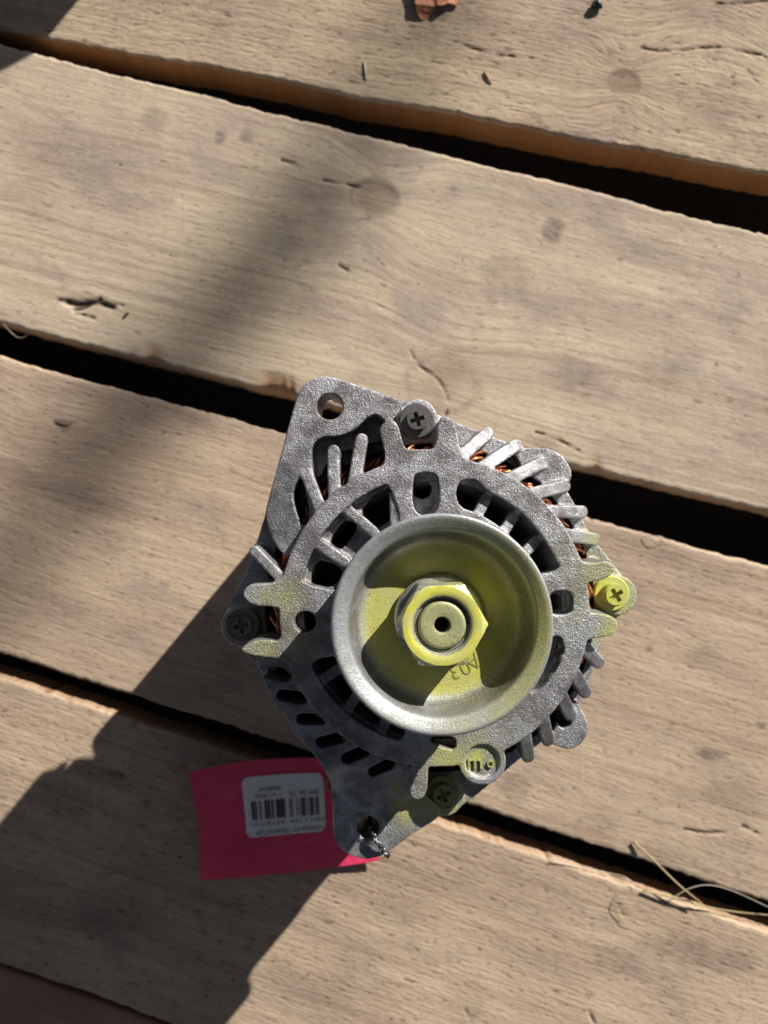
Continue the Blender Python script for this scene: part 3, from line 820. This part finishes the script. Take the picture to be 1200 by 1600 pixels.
# bolts
def bolt(px, py, zt, spin, name, paint, label=None):
    zb = ZF + 0.0012
    cx, cy = Lp(px, py, zt)
    b = MB()
    b.lathe([(0.0004, zb), (0.0074, zb), (0.0074, zb + 0.0012), (0.0069, zb + 0.0017), (0.0004, zb + 0.0017)], 40)
    r = 0.0050
    hexo = [(r * math.cos(R(60 * k + spin)), r * math.sin(R(60 * k + spin))) for k in range(6)]
    w, l = 0.00085, 0.0030
    cr = [(w, w), (w, l), (-w, l), (-w, w), (-l, w), (-l, -w), (-w, -w), (-w, -l), (w, -l), (w, -w), (l, -w), (l, w)]
    cs, sn = math.cos(R(spin + 8)), math.sin(R(spin + 8))
    cr = [(x * cs - y * sn, x * sn + y * cs) for x, y in cr]
    hs = chaikin(hexo, 2)
    b.prism(hs * 1.04, [], zb + 0.001, zt - 0.0022)
    b.prism(hs * 1.04, [cr], zt - 0.0022, zt - 0.0005)
    b.prism(hs * 0.93, [[(x * 1.001, y * 1.001) for x, y in cr]], zt - 0.0005, zt)
    o = b.build(name, M_bolt, alt, True, 35)
    o.location = (cx, cy, 0)
    me = o.data; co = coords(me)
    set_attr(me, 'paint', np.where(co[:, 2] > zb + 0.0016, paint, paint * 0.75))
    if label: o['label'] = label
    return o
bolt(652, 655, 0.0985, 10, 'bolt', 0.0)
bolt(963, 930, 0.1000, 25, 'bolt', 1.1, 'yellow painted cross-head bolt')
bolt(377, 978, 0.0960, 5, 'bolt', 0.22)
bolt(693, 1243, 0.0965, 15, 'bolt', 0.42, 'yellow-green painted cross-head bolt')

# pulley
def pulley():
    prof = [(0.0085, 0.118), (0.020, 0.118), (0.0205, 0.116), (0.033, 0.116), (0.0352, 0.1165), (0.0358, 0.118)]
    z = 0.120
    while z < 0.1385:
        prof += [(0.0352, z), (0.0330, z + 0.0015)]; z += 0.0032
    prof += [(0.0352, 0.1400), (0.0358, 0.1425), (0.0376, 0.1438), (0.0381, 0.1450), (0.0382, 0.1483), (0.03805, 0.1491), (0.0377, 0.14955), (0.0372, 0.1497),
             (0.0366, 0.1496), (0.0360, 0.1494), (0.0352, 0.1490), (0.0344, 0.1486), (0.0336, 0.1482), (0.0329, 0.1478), (0.0324, 0.1473), (0.0321, 0.1465),
             (0.0318, 0.1450), (0.0315, 0.1430), (0.0312, 0.1410), (0.0308, 0.1390), (0.0302, 0.1372), (0.0293, 0.1358), (0.0281, 0.1348), (0.0268, 0.1344), (0.0255, 0.1342)]
    for r in np.linspace(0.024, 0.0085, 10): prof.append((r, 0.1342))
    b = MB(); b.lathe(prof, 200)
    o = b.build('pulley', M_pulley, alt, True, 55)
    co = coords(o.data); r = np.hypot(co[:, 0], co[:, 1]); th = np.degrees(np.arctan2(co[:, 1], co[:, 0]))
    inside = (co[:, 2] > 0.134)
    p = np.interp(r, [0.0, 0.0245, 0.0270, 0.0290, 0.0305], [1.2, 1.15, 0.75, 0.25, 0.05])
    # wall of the cup and the lip, heavier on the right
    side = 0.5 + 0.5 * np.cos(np.radians(th - 5))
    p = np.maximum(p, np.where((r >= 0.0285) & (r < 0.0322), 0.04 + 0.30 * side, 0))
    p = np.maximum(p, np.where(r >= 0.0322, 0.14 + 0.50 * side ** 2, 0) * np.where(r > 0.0368, 0.35, 1))
    p = np.where(inside, p * np.where(r < 0.0285, 0.72 + 0.3 * side, 1), 0)
    set_attr(o.data, 'paint', p)
    set_attr(o.data, 'grime_shade', np.interp(r, [0.0, 0.0275, 0.0295, 0.0316, 0.0324, 0.05], [0, 0, 0.75, 0.7, 0.0, 0.0]) * inside)  # cup wall darkened: dirt, plus the wall's shadow put into the colour
    return o
pul = pulley()
# A03 stamped into the pulley floor
for ch, a in (('A', -51.5), ('0', -62), ('3', -73.5)):
    r = 0.0197
    o = place_text('stamped_letter', ch, 0.0080, 0.00006, simple('stamp_shadow', (0.16, 0.16, 0.04), 0.7) if ch == 'A' else bpy.data.materials['stamp_shadow'],
                   pul, (r * math.cos(R(a)), r * math.sin(R(a)), 0.13428), a - 90, -0.0001)
# washer, nut and shaft
def nut():
    b = MB()
    b.lathe([(0.0086, 0.1342), (0.0160, 0.1342), (0.0163, 0.1348), (0.0163, 0.1362), (0.0160, 0.1368), (0.0152, 0.1376), (0.0086, 0.1378)], 96)
    w = b.build('washer', M_nut, alt, True, 40)
    wc = coords(w.data); set_attr(w.data, 'paint', 0.2 + 0.35 * np.cos(np.arctan2(wc[:, 1], wc[:, 0]) - 0.3))
    me = bpy.data.meshes.new('nut')
    # hexagon with a conical chamfer: section radius = min(hex flat, cone)
    seg = 180; Rc = 0.0158; z0, z1 = 0.1376, 0.1512
    hexr = lambda a: Rc * math.cos(R(30)) / math.cos((a - R(1)) % R(60) - R(30))
    rows = []
    top_r = Rc * math.cos(R(30)) * 0.985
    nz = 20
    for k in range(nz + 1):
        z = z0 + (z1 - z0) * k / nz
        cone = top_r + (z1 - z) * 1.75
        rows.append([(min(hexr(2 * math.pi * i / seg), cone), z) for i in range(seg)])
    for rr, zz in ((0.0122, z1 + 0.00012), (0.0108, z1), (0.0101, z1 - 0.0003), (0.0095, z1 - 0.0016), (0.0095, z1 - 0.008)):
        rows.append([(rr, zz)] * seg)
    v = []; f = []
    for row in rows:
        for i, (r, z) in enumerate(row):
            a = 2 * math.pi * i / seg; v.append((r * math.cos(a), r * math.sin(a), z))
    for k in range(len(rows) - 1):
        for i in range(seg):
            j = (i + 1) % seg; f.append((k * seg + i, k * seg + j, (k + 1) * seg + j, (k + 1) * seg + i))
    n = mesh_obj('nut', v, f, M_nut, alt, True, 22)
    co = coords(n.data); rr = np.hypot(co[:, 0], co[:, 1]); th = np.arctan2(co[:, 1], co[:, 0])
    p = np.where((co[:, 2] > z1 - 0.0004) & (rr > 0.0104), 1.0, 0.35 + 0.45 * np.cos(th))
    p = np.where(rr < 0.0103, 0.3, p)
    set_attr(n.data, 'paint', p)
    b = MB()
    b.lathe([(0.0026, 0.128), (0.0083, 0.128), (0.0083, 0.1492), (0.0080, 0.1499), (0.0076, 0.1503), (0.0070, 0.1504), (0.0055, 0.15035), (0.0036, 0.1503), (0.0031, 0.1502), (0.0028, 0.1498), (0.0027, 0.149), (0.0026, 0.146)], 72)
    s = b.build('shaft', M_shaft, alt, True, 40)
    set_attr(s.data, 'paint', np.where(coords(s.data)[:, 2] > 0.1485, 0.55, 0.0))
    # threads inside the nut
    b = MB()
    path = [(0.0090 * math.cos(t), 0.0090 * math.sin(t), 0.1415 + 0.0012 * t / (2 * math.pi)) for t in np.linspace(0, 2 * math.pi * 6, 360)]
    b.tube(path, 0.00055, 6)
    b.build('thread', M_shaft, s, True)
nut()

# inside: rotor with fan, stator, windings, rear half
def inside():
    b = MB()
    b.lathe([(0.009, 0.082), (0.052, 0.082), (0.052, 0.050), (0.009, 0.050)], 72)
    ro = b.build('rotor', M_dark, alt, True, 40)
    for k in range(12):
        b = MB(); a = 2 * math.pi * k / 12
        p = [(0.026 * math.cos(a), 0.026 * math.sin(a)), (0.050 * math.cos(a + 0.28), 0.050 * math.sin(a + 0.28))]
        b.prism(capsule(*p, 0.0008, 3), [], 0.081, 0.089)
        b.build('fan_blade', M_dark, ro, True, 40)
    b = MB()
    b.lathe([(0.009, 0.098), (0.030, 0.098), (0.030, 0.120), (0.009, 0.120)], 64)
    b.build('bearing_hub', M_back, alt, True, 40)
    b = MB()
    for k in range(24):
        z = 0.019 + k * 0.0017
        b.lathe([(0.053, z), (0.0715, z), (0.0715, z + 0.0013), (0.053, z + 0.0013)], 96)
    b.build('stator_core', M_iron, alt, True, 40)
    b = MB()
    rs = np.random.default_rng(3)
    NB = 42
    for k in range(NB):
        t0 = 2 * math.pi * k / NB
        for j in range(9):
            ra = 0.0676 - rs.random() * 0.003 - 0.0012 * (j % 3); rb = 0.0575 + rs.random() * 0.004
            sw = 0.20 + 0.06 * rs.random(); o = (j - 4) * 0.012 + rs.normal() * 0.006
            zt = 0.0985 + rs.normal() * 0.0011 - 0.0008 * (j // 3)
            pts = []
            for q in np.linspace(0, 1, 9):
                r_ = ra + (rb - ra) * (3 * q * q - 2 * q ** 3)
                th = t0 + o + sw * (q - 0.5)
                pts.append((r_ * math.cos(th), r_ * math.sin(th), 0.060 + (zt - 0.060) * (1 - (2 * abs(q - 0.5)) ** 4)))
            b.tube(pts, 0.00062, 6)
    b.build('stator_winding', M_copper, alt, True)
    b = MB()
    zz = -ALT_DZ
    b.lathe([(0.0715, 0.018), (0.0745, 0.018), (0.0752, 0.014), (0.0752, 0.000), (0.0735, -0.008), (0.071, -0.020), (0.067, -0.029), (0.060, zz + 0.0015), (0.02, zz + 0.0015), (0.02, zz + 0.008), (0.056, zz + 0.008), (0.068, -0.006), (0.0715, 0.004)], 96)
    rear = b.build('rear_housing', M_back, alt, True, 40)
    for bx, by in bolts:
        x, y = Lp(bx, by, ZF); b = MB(); b.tube([(x * .985, y * .985, .0715), (x * .985, y * .985, .03), (x * .97, y * .97, .005), (x * .88, y * .88, -.016), (x * .74, y * .74, -.026)], [.0062, .0062, .0062, .006, .005], 20)
        b.build('bolt_column', M_back, rear, True, 40)
    # unseen rear ear below the front plate, added to shape the left shadow edge
    b = MB(); a0 = R(138)
    ear = [(0.060 * math.cos(a0 + q), 0.060 * math.sin(a0 + q)) for q in np.linspace(0.55, -0.55, 9)]
    tip = [(0.076 * math.cos(a0) + 0.010 * math.cos(a0 + q), 0.076 * math.sin(a0) + 0.010 * math.sin(a0 + q)) for q in np.linspace(-1.4, 1.4, 11)]
    b.prism(ear + tip, [], -0.016, 0.056)
    b.build('added_rear_ear', M_back, rear, True, 40)
inside()

# ------------------------------------------------------------------ price tag with sticker
def tag_surface(s, t):
    """s along (left 0 - right 1), t down (0 top - 1 bottom): world point"""
    tl, tr, bl, br = (295, 1208), (590, 1176), (313, 1376), (592, 1345)
    top = np.array(tl) * (1 - s) + np.array(tr) * s + np.array([0, -12 * math.sin(math.pi * s ** 0.8) + 10 * s])
    bot = np.array(bl) * (1 - s) + np.array(br) * s + np.array([0, 3 * math.sin(math.pi * s)])
    p = top * (1 - t) + bot * t
    p = p + np.array([6 * math.sin(math.pi * t) * (1 - s), 0])
    z = 0.011 - 0.003 * s + 0.002 * math.cos(math.pi * 2 * (s * 0.7 + 0.1)) - 0.004 * t * (1 - 0.3 * s) + 0.0012 * math.sin(s * 9 + t * 4) * (1 - s) + 0.006 * max(0.0, t - 0.75) * max(0.0, 0.35 - s) * 16
    x, y = Wp(p[0], p[1], z)
    return Vector((x, y, z))
def sheet(fn, ns, nt, thick):
    v = []; f = []
    for lay in (0, 1):
        for i in range(ns + 1):
            for j in range(nt + 1):
                p = fn(i / ns, j / nt); v.append((p.x, p.y, p.z - lay * thick))
    n = (ns + 1) * (nt + 1); k = nt + 1
    for i in range(ns):
        for j in range(nt):
            a = i * k + j
            f.append((a, a + 1, a + k + 1, a + k)); f.append((n + a + k, n + a + k + 1, n + a + 1, n + a))
    for i in range(ns):
        f.append((i * k, (i + 1) * k, n + (i + 1) * k, n + i * k)); a = i * k + nt; f.append((a + k, a, n + a, n + a + k))
    for j in range(nt):
        f.append((j + 1, j, n + j, n + j + 1)); a = ns * k + j; f.append((a, a + 1, n + a + 1, n + a))
    return v, f
def card_material():
    t = NT('crimson_card'); g = t.node('TexCoord').outputs['Object']
    c = t.mix(t.noise(g, 90, 4), (0.62, 0.028, 0.085), (0.78, 0.06, 0.16))
    c = t.mix(t.maprange(t.noise(g, 210, 3), 0.62, 0.75, 0, 0.5), c, (0.62, 0.14, 0.22))
    return t.out(c, 0.5, 0.0, t.bump(t.noise(g, 45, 5), 0.8, 0.004))
M_card = card_material()
M_label = simple('white_sticker', (0.72, 0.70, 0.69), 0.55)
M_ink = simple('black_ink', (0.03, 0.03, 0.035), 0.6)
ptag = empty('price_tag', tuple(tag_surface(0.5, 0.5)))
tag(ptag, 'crimson card tag with white barcode sticker lying under the alternator', 'tag')
po = ptag.location
def rel(v): return [(p[0] - po.x, p[1] - po.y, p[2] - po.z) for p in v]
v, f = sheet(tag_surface, 28, 16, 0.0005)
mesh_obj('card', rel(v), f, M_card, ptag, True, 40)
S0, S1, T0, T1 = 0.262, 0.705, 0.135, 0.66
def stick_pt(s, t, lift):
    p = tag_surface(S0 + (S1 - S0) * s, T0 + (T1 - T0) * t); p.z += lift; return p
def rr_sticker():
    # rounded rectangle mapped on the card
    n = 24; v = []; f = []
    for i in range(n + 1):
        s = i / n
        rx, ry = 0.07, 0.09
        e = min(s, 1 - s); c = 0.0
        if e < rx: c = ry * (1 - math.sqrt(max(0, 1 - ((rx - e) / rx) ** 2)))
        for j in range(9):
            t = c + (1 - 2 * c) * j / 8
            p = stick_pt(s, t, 0.0004); v.append((p.x, p.y, p.z))
    for i in range(n):
        for j in range(8):
            a = i * 9 + j; f.append((a, a + 1, a + 10, a + 9))
    m = len(v); v += [(p[0], p[1], p[2] - 0.0003) for p in v]
    f += [(a + m, d + m, c + m, b + m) for a, b, c, d in f]
    return v, f
v, f = rr_sticker()
stk = mesh_obj('sticker', rel(v), f, M_label, ptag, True)
def map_print(me_verts):
    out = []
    for (s, t) in me_verts:
        p = stick_pt(s, t, 0.0008); out.append((p.x - po.x, p.y - po.y, p.z - po.z))
    return out
ASP = 1.28
def print_text(body, cx, cy, h, wmax):
    """text upside down (the tag lies turned round); cx, cy in sticker units 0-1"""
    me = text_mesh(body, 1.0, 0.0)
    co = coords(me)
    w = co[:, 0].max() - co[:, 0].min()
    k = min(h, wmax * ASP / w)
    s = cx - co[:, 0] * (wmax / w if wmax else k / ASP); t = cy + co[:, 1] * h
    faces = [tuple(p.vertices) for p in me.polygons]
    mesh_obj('printed_line', map_print(list(zip(s, t))), faces, M_ink, stk, False)
print_text('HONDA FIT ГЕНЕРАТОР', 0.55, 0.92, 0.105, 0.84)
print_text('GD1 L13A  A5TA7171', 0.53, 0.78, 0.085, 0.92)
print_text('304 36 73', 0.76, 0.315, 0.11, 0.36)
print_text('1 шт 400р', 0.31, 0.325, 0.08, 0.32)
print_text('20080207', 0.34, 0.215, 0.08, 0.28)
rs = random.Random(5)
bars = [(0.10, .022), (.127, .012), (.148, .018), (.20, .020), (.265, .026), (.297, .012), (.315, .018), (.350, .022), (.405, .030), (.44, .022), (.468, .034), (.507, .010),
        (.575, .016), (.605, .008), (.66, .012), (.70, .010), (.725, .024), (.757, .016), (.80, .010), (.83, .026), (.862, .012), (.90, .018), (.925, .010)]
vv = []; ff = []
for s, w in bars:
    b0 = len(vv)
    for j in range(5):
        t = 0.40 + 0.31 * j / 4
        vv += [(s - 0.01, t), (s - 0.01 + w, t)]
    for j in range(4): ff.append((b0 + 2 * j, b0 + 2 * j + 1, b0 + 2 * j + 3, b0 + 2 * j + 2))
mesh_obj('barcode', map_print(vv), ff, M_ink, stk, False)
# eyelet
b = MB()
p = tag_surface(0.745, 0.24)
b.lathe([(0.0022, 0.0), (0.0040, 0.0), (0.0038, 0.0008), (0.0030, 0.0012), (0.0023, 0.0008)], 24)
o = b.build('eyelet', simple('worn_brass', (0.35, 0.22, 0.06), 0.5, 0.5), ptag, True); o.location = (p.x - po.x, p.y - po.y, p.z - po.z + 0.0003)

# ------------------------------------------------------------------ tie cord through the lower lug
def cord():
    def at(px, py, z): z += ALT_DZ; q = Wp(px, py, z); return Vector((q[0], q[1], z))
    hx, hy, _z = at(577, 1294, 0.0975)
    ctl = [Vector((hx - 0.001, hy + 0.001, 0.088)), Vector((hx, hy, 0.122)), at(579, 1297, 0.096), at(583, 1304, 0.1002), at(592, 1319, 0.1002), at(601, 1331, 0.0985), at(606, 1337, 0.094),
           at(604, 1334, 0.085), at(594, 1318, 0.06), at(570, 1280, 0.02), at(545, 1245, -0.004)]
    pts = []
    n = len(ctl)
    for i in range(n - 1):
        p0, p1, p2, p3 = ctl[max(0, i - 1)], ctl[i], ctl[i + 1], ctl[min(n - 1, i + 2)]
        for q in np.linspace(0, 1, 16, endpoint=False):
            pts.append(0.5 * ((2 * p1) + (p2 - p0) * q + (2 * p0 - 5 * p1 + 4 * p2 - p3) * q * q + (3 * p1 - p0 - 3 * p2 + p3) * q ** 3))
    e = empty('tie_cord', ctl[0])
    tag(e, 'thin black and white braided cord tied through the bottom mounting hole', 'cord')
    mb_, mw = simple('black_cord', (0.02, 0.02, 0.022), 0.7), simple('white_cord', (0.35, 0.35, 0.35), 0.9)
    L = 0.0
    acc = [0.0]
    for a, b_ in zip(pts, pts[1:]): L += (b_ - a).length; acc.append(L)
    for strand in range(6):
        path = []
        t0 = (pts[1] - pts[0]).normalized(); nrm = t0.orthogonal().normalized()
        for i, p in enumerate(pts):
            t = (pts[min(i + 1, len(pts) - 1)] - pts[max(i - 1, 0)]).normalized()
            nrm = (nrm - t * nrm.dot(t)).normalized(); bn = t.cross(nrm)
            ang = (1 if strand % 2 else -1) * acc[i] / 0.0075 * 2 * math.pi + strand * math.pi / 3
            path.append(p + (nrm * math.cos(ang) + bn * math.sin(ang)) * (0.00062 + 0.00012 * math.sin(acc[i] * 3100 + strand)) - ctl[0])
        b = MB(); b.tube(path, 0.00042 if strand not in (1, 2) else 0.00030, 6); b.build('strand', mw if strand in (1, 2) else mb_, e, True)
    for k, (dx, dy) in enumerate(((9, 3), (4, 9), (12, -2), (-3, 7))):
        p0 = at(602 + k, 1332 + k, 0.0975); p1 = at(602 + dx, 1333 + dy, 0.094); 
        b = MB(); b.tube([p0 - ctl[0], (p0 + p1) / 2 + Vector((0, 0.0006, 0.0012)) - ctl[0], p1 - ctl[0]], [.0002, .00018, .0001], 5); b.build('frayed_end', mb_, e, True)
cord()

# ------------------------------------------------------------------ small things on the planks
M_straw = simple('dry_straw', (0.30, 0.225, 0.115), 0.7, 0, 0.25, 200)
M_fibre = simple('pale_fibre', (0.40, 0.35, 0.28), 0.7)
def strand_thing(name, label, cat, pts, rad, mat, group=None):
    """pts: (px, py, z)"""
    c = [Vector((*Wp(p[0], p[1], p[2]), p[2])) for p in pts]
    out = []; n = len(c)
    for i in range(n - 1):
        p0, p1, p2, p3 = c[max(0, i - 1)], c[i], c[i + 1], c[min(n - 1, i + 2)]
        for q in np.linspace(0, 1, 8, endpoint=False):
            out.append(0.5 * ((2 * p1) + (p2 - p0) * q + (2 * p0 - 5 * p1 + 4 * p2 - p3) * q * q + (3 * p1 - p0 - 3 * p2 + p3) * q ** 3))
    out.append(c[-1])
    b = MB(); base = out[0].copy()
    m = len(out)
    b.tube([p - base for p in out], [rad * (1 - 0.5 * i / m) for i in range(m)], 6)
    o = b.build(name, mat, None, True); o.location = base
    return tag(o, label, cat, group)
strand_thing('dry_straw', 'straight pale straw slanting across the lower right gap', 'straw', [(990, 1315, .0012), (1020, 1343, .0035), (1060, 1382, .006), (1097, 1412, .0045)], 0.0007, M_straw)
strand_thing('grass_stem', 'long dry grass stem lying along the lower right gap edge', 'grass stem', [(1005, 1392, .001), (1060, 1404, .003), (1110, 1418, .001), (1160, 1426, -.002), (1230, 1432, -.004)], 0.0006, M_straw)
strand_thing('grass_stem', 'thin bent grass stem at the left end of the lower right gap', 'grass stem', [(860, 1345, .0012), (920, 1358, -.001), (960, 1366, -.002), (980, 1372, -.001), (995, 1388, .0015)], 0.0003, M_fibre)
strand_thing('grass_stem', 'arched pale stem over the far right end of the gap', 'grass stem', [(1050, 1404, .001), (1078, 1388, .002), (1110, 1383, .003), (1150, 1394, .002), (1210, 1422, .001)], 0.0003, M_fibre)
strand_thing('grass_stem', 'short forked stem curling on the plank below the straw', 'grass stem', [(966, 1396, .0008), (962, 1415, .002), (968, 1432, .0012), (974, 1446, .0008)], 0.00028, M_straw)
strand_thing('fibre', 'pale loop of fibre at the left end of the middle gap', 'fibre', [(5, 506, .001), (18, 520, -.002), (30, 528, -.003), (42, 524, -.002), (48, 516, .0)], 0.0002, M_fibre)
strand_thing('fibre', 'small pale hair arching over the gap right of the alternator', 'fibre', [(1005, 839, .0008), (1018, 837, .003), (1030, 840, .004), (1038, 848, .0008)], 0.00025, M_fibre)
strand_thing('wood_sliver', 'pale upright wood sliver on the top plank', 'sliver', [(569, 97, .0008), (571, 112, .0012), (572, 124, .0008)], 0.0007, M_fibre)
strand_thing('wood_sliver', 'tan slanting wood sliver on the top plank', 'sliver', [(757, 112, .0008), (762, 120, .0012), (768, 130, .0008)], 0.0008, M_straw)
strand_thing('wood_sliver', 'tiny light chip beside the dark knot split on the left', 'sliver', [(195, 492, .0008), (199, 488, .0018), (203, 486, .0008)], 0.0007, M_straw)

def leaf():
    t = NT('dry_leaf'); g = t.node('TexCoord').outputs['Object']
    c = t.ramp(t.noise(g, 160, 4), [(0.3, (0.12, 0.045, 0.025)), (0.5, (0.33, 0.12, 0.05)), (0.7, (0.48, 0.22, 0.10))])
    t.out(c, 0.7, 0, t.bump(t.noise(g, 300, 3), 0.5, 0.001))
    px = [(636, -14), (647, -2), (650, 14), (655, 26), (668, 28), (676, 20), (680, 8), (690, 13), (702, 4), (716, 8), (718, -4), (722, -20), (690, -30), (650, -32)]
    pts = LLw = [Wp(p[0], p[1], 0.003) for p in chaikin(px, 1)]
    cx = sum(p[0] for p in pts) / len(pts); cy = sum(p[1] for p in pts) / len(pts)
    b = MB()
    zf = lambda x, y: 0.0022 + 0.0016 * math.sin(x * 380) + 0.0010 * math.cos(y * 500 + 1)
    b.prism([(p[0] - cx, p[1] - cy) for p in pts], [], 0.0, zf)
    n = len(b.v) // 2
    b.v = [(x, y, z) if i < n else (x, y, b.v[i - n][2] - 0.0004) for i, (x, y, z) in enumerate(b.v)]
    o = b.build('dry_leaf', t.m, None, False); o.location = (cx, cy, 0.0006)
    tag(o, 'torn orange-brown dry leaf at the top edge of the photo', 'leaf')
leaf()
def pebble():
    b = bmesh.new(); bmesh.ops.create_icosphere(b, subdivisions=3, radius=1)
    for v in b.verts:
        n = 1 + 0.18 * math.sin(v.co.x * 3 + v.co.y * 2) + 0.12 * math.cos(v.co.z * 4 + v.co.x)
        v.co = Vector((v.co.x * 0.0032 * n, v.co.y * 0.0026 * n, v.co.z * 0.0022 * n))
    me = bpy.data.meshes.new('pebble'); b.to_mesh(me); b.free()
    o = finish('pebble', me, simple('dark_stone', (0.02, 0.02, 0.022), 0.4), None, True)
    x, y = Wp(932, 8, 0.002); o.location = (x, y, 0.0022); tag(o, 'small black pebble near the top edge of the top plank', 'pebble')
pebble()

# ------------------------------------------------------------------ things beyond the frame that shade the planks
def branch():
    # bare limb some metres up towards the sun; its soft shade crosses the planks
    D = 8.5
    def up(px, py, d): 
        x, y = Wp(px, py, 0); return Vector((x, y, 0)) + SUN_TO * d
    ctl = [up(900, -420, D + .5), up(760, -130, D + .35), up(640, 60, D + .2), up(530, 230, D + .1), up(455, 370, D), up(360, 480, D), up(235, 590, D), up(140, 720, D + .1), up(40, 860, D + .1), up(-90, 1010, D + .2), up(-260, 1180, D + .3)]
    rad = [.010, .010, .011, .018, .027, .025, .023, .022, .016, .014, .012]
    base = ctl[0].copy()
    root = empty('tree_branch', base); tag(root, 'bare tree branch overhead casting a soft shade band across the planks', 'branch')
    mat = simple('bark', (0.10, 0.08, 0.06), 0.9, 0, 0.3, 40, 0.3)
    pts = []; rr = []
    for i in range(len(ctl) - 1):
        p0, p1, p2, p3 = ctl[max(0, i - 1)], ctl[i], ctl[i + 1], ctl[min(len(ctl) - 1, i + 2)]
        for q in np.linspace(0, 1, 8, endpoint=False):
            pts.append(0.5 * ((2 * p1) + (p2 - p0) * q + (2 * p0 - 5 * p1 + 4 * p2 - p3) * q * q + (3 * p1 - p0 - 3 * p2 + p3) * q ** 3) - base)
            rr.append(rad[i] * (1 - q) + rad[i + 1] * q)
    b = MB(); b.tube(pts, rr, 10); b.build('limb', mat, root, True)
    for (a, c, r) in (((235, 590), (330, 640), .007), ((530, 230), (600, 330), .006), ((140, 720), (20, 760), .008)):
        b = MB(); p, q = up(*a, D + .02) - base, up(*c, D + .05) - base
        b.tube([p, (p + q) / 2 + Vector((0.006, 0.004, 0.01)), q], [r, r * .8, r * .4], 8); b.build('twig', mat, root, True)
branch()
def block():  # unseen upright block, added only to cast the upper left corner shadow
    h = 0.12
    x, y = Wp(48, 92, 0)
    k = h / math.tan(R(SUN_EL)); d = Vector((-SHX, -SHY)).normalized() * k
    cx, cy = x + d.x, y + d.y
    b = bmesh.new(); bmesh.ops.create_cube(b, size=1)
    for v in b.verts: v.co = Vector(((v.co.x - .5) * 0.11, (v.co.y + .5) * 0.04, (v.co.z + .5) * h))
    bmesh.ops.bevel(b, geom=b.edges[:], offset=0.002, segments=2, affect='EDGES')
    me = bpy.data.meshes.new('corner_blocker'); b.to_mesh(me); b.free()
    set_attr(me, 'grain', coords(me)[:, [2, 0, 1]])
    o = finish('corner_blocker', me, M_wood, None, False); o.location = (cx, cy, 0.0008); o.rotation_euler[2] = R(28)
    tag(o, 'unseen added offcut whose shadow tip darkens the upper left corner', 'blocker')
block()
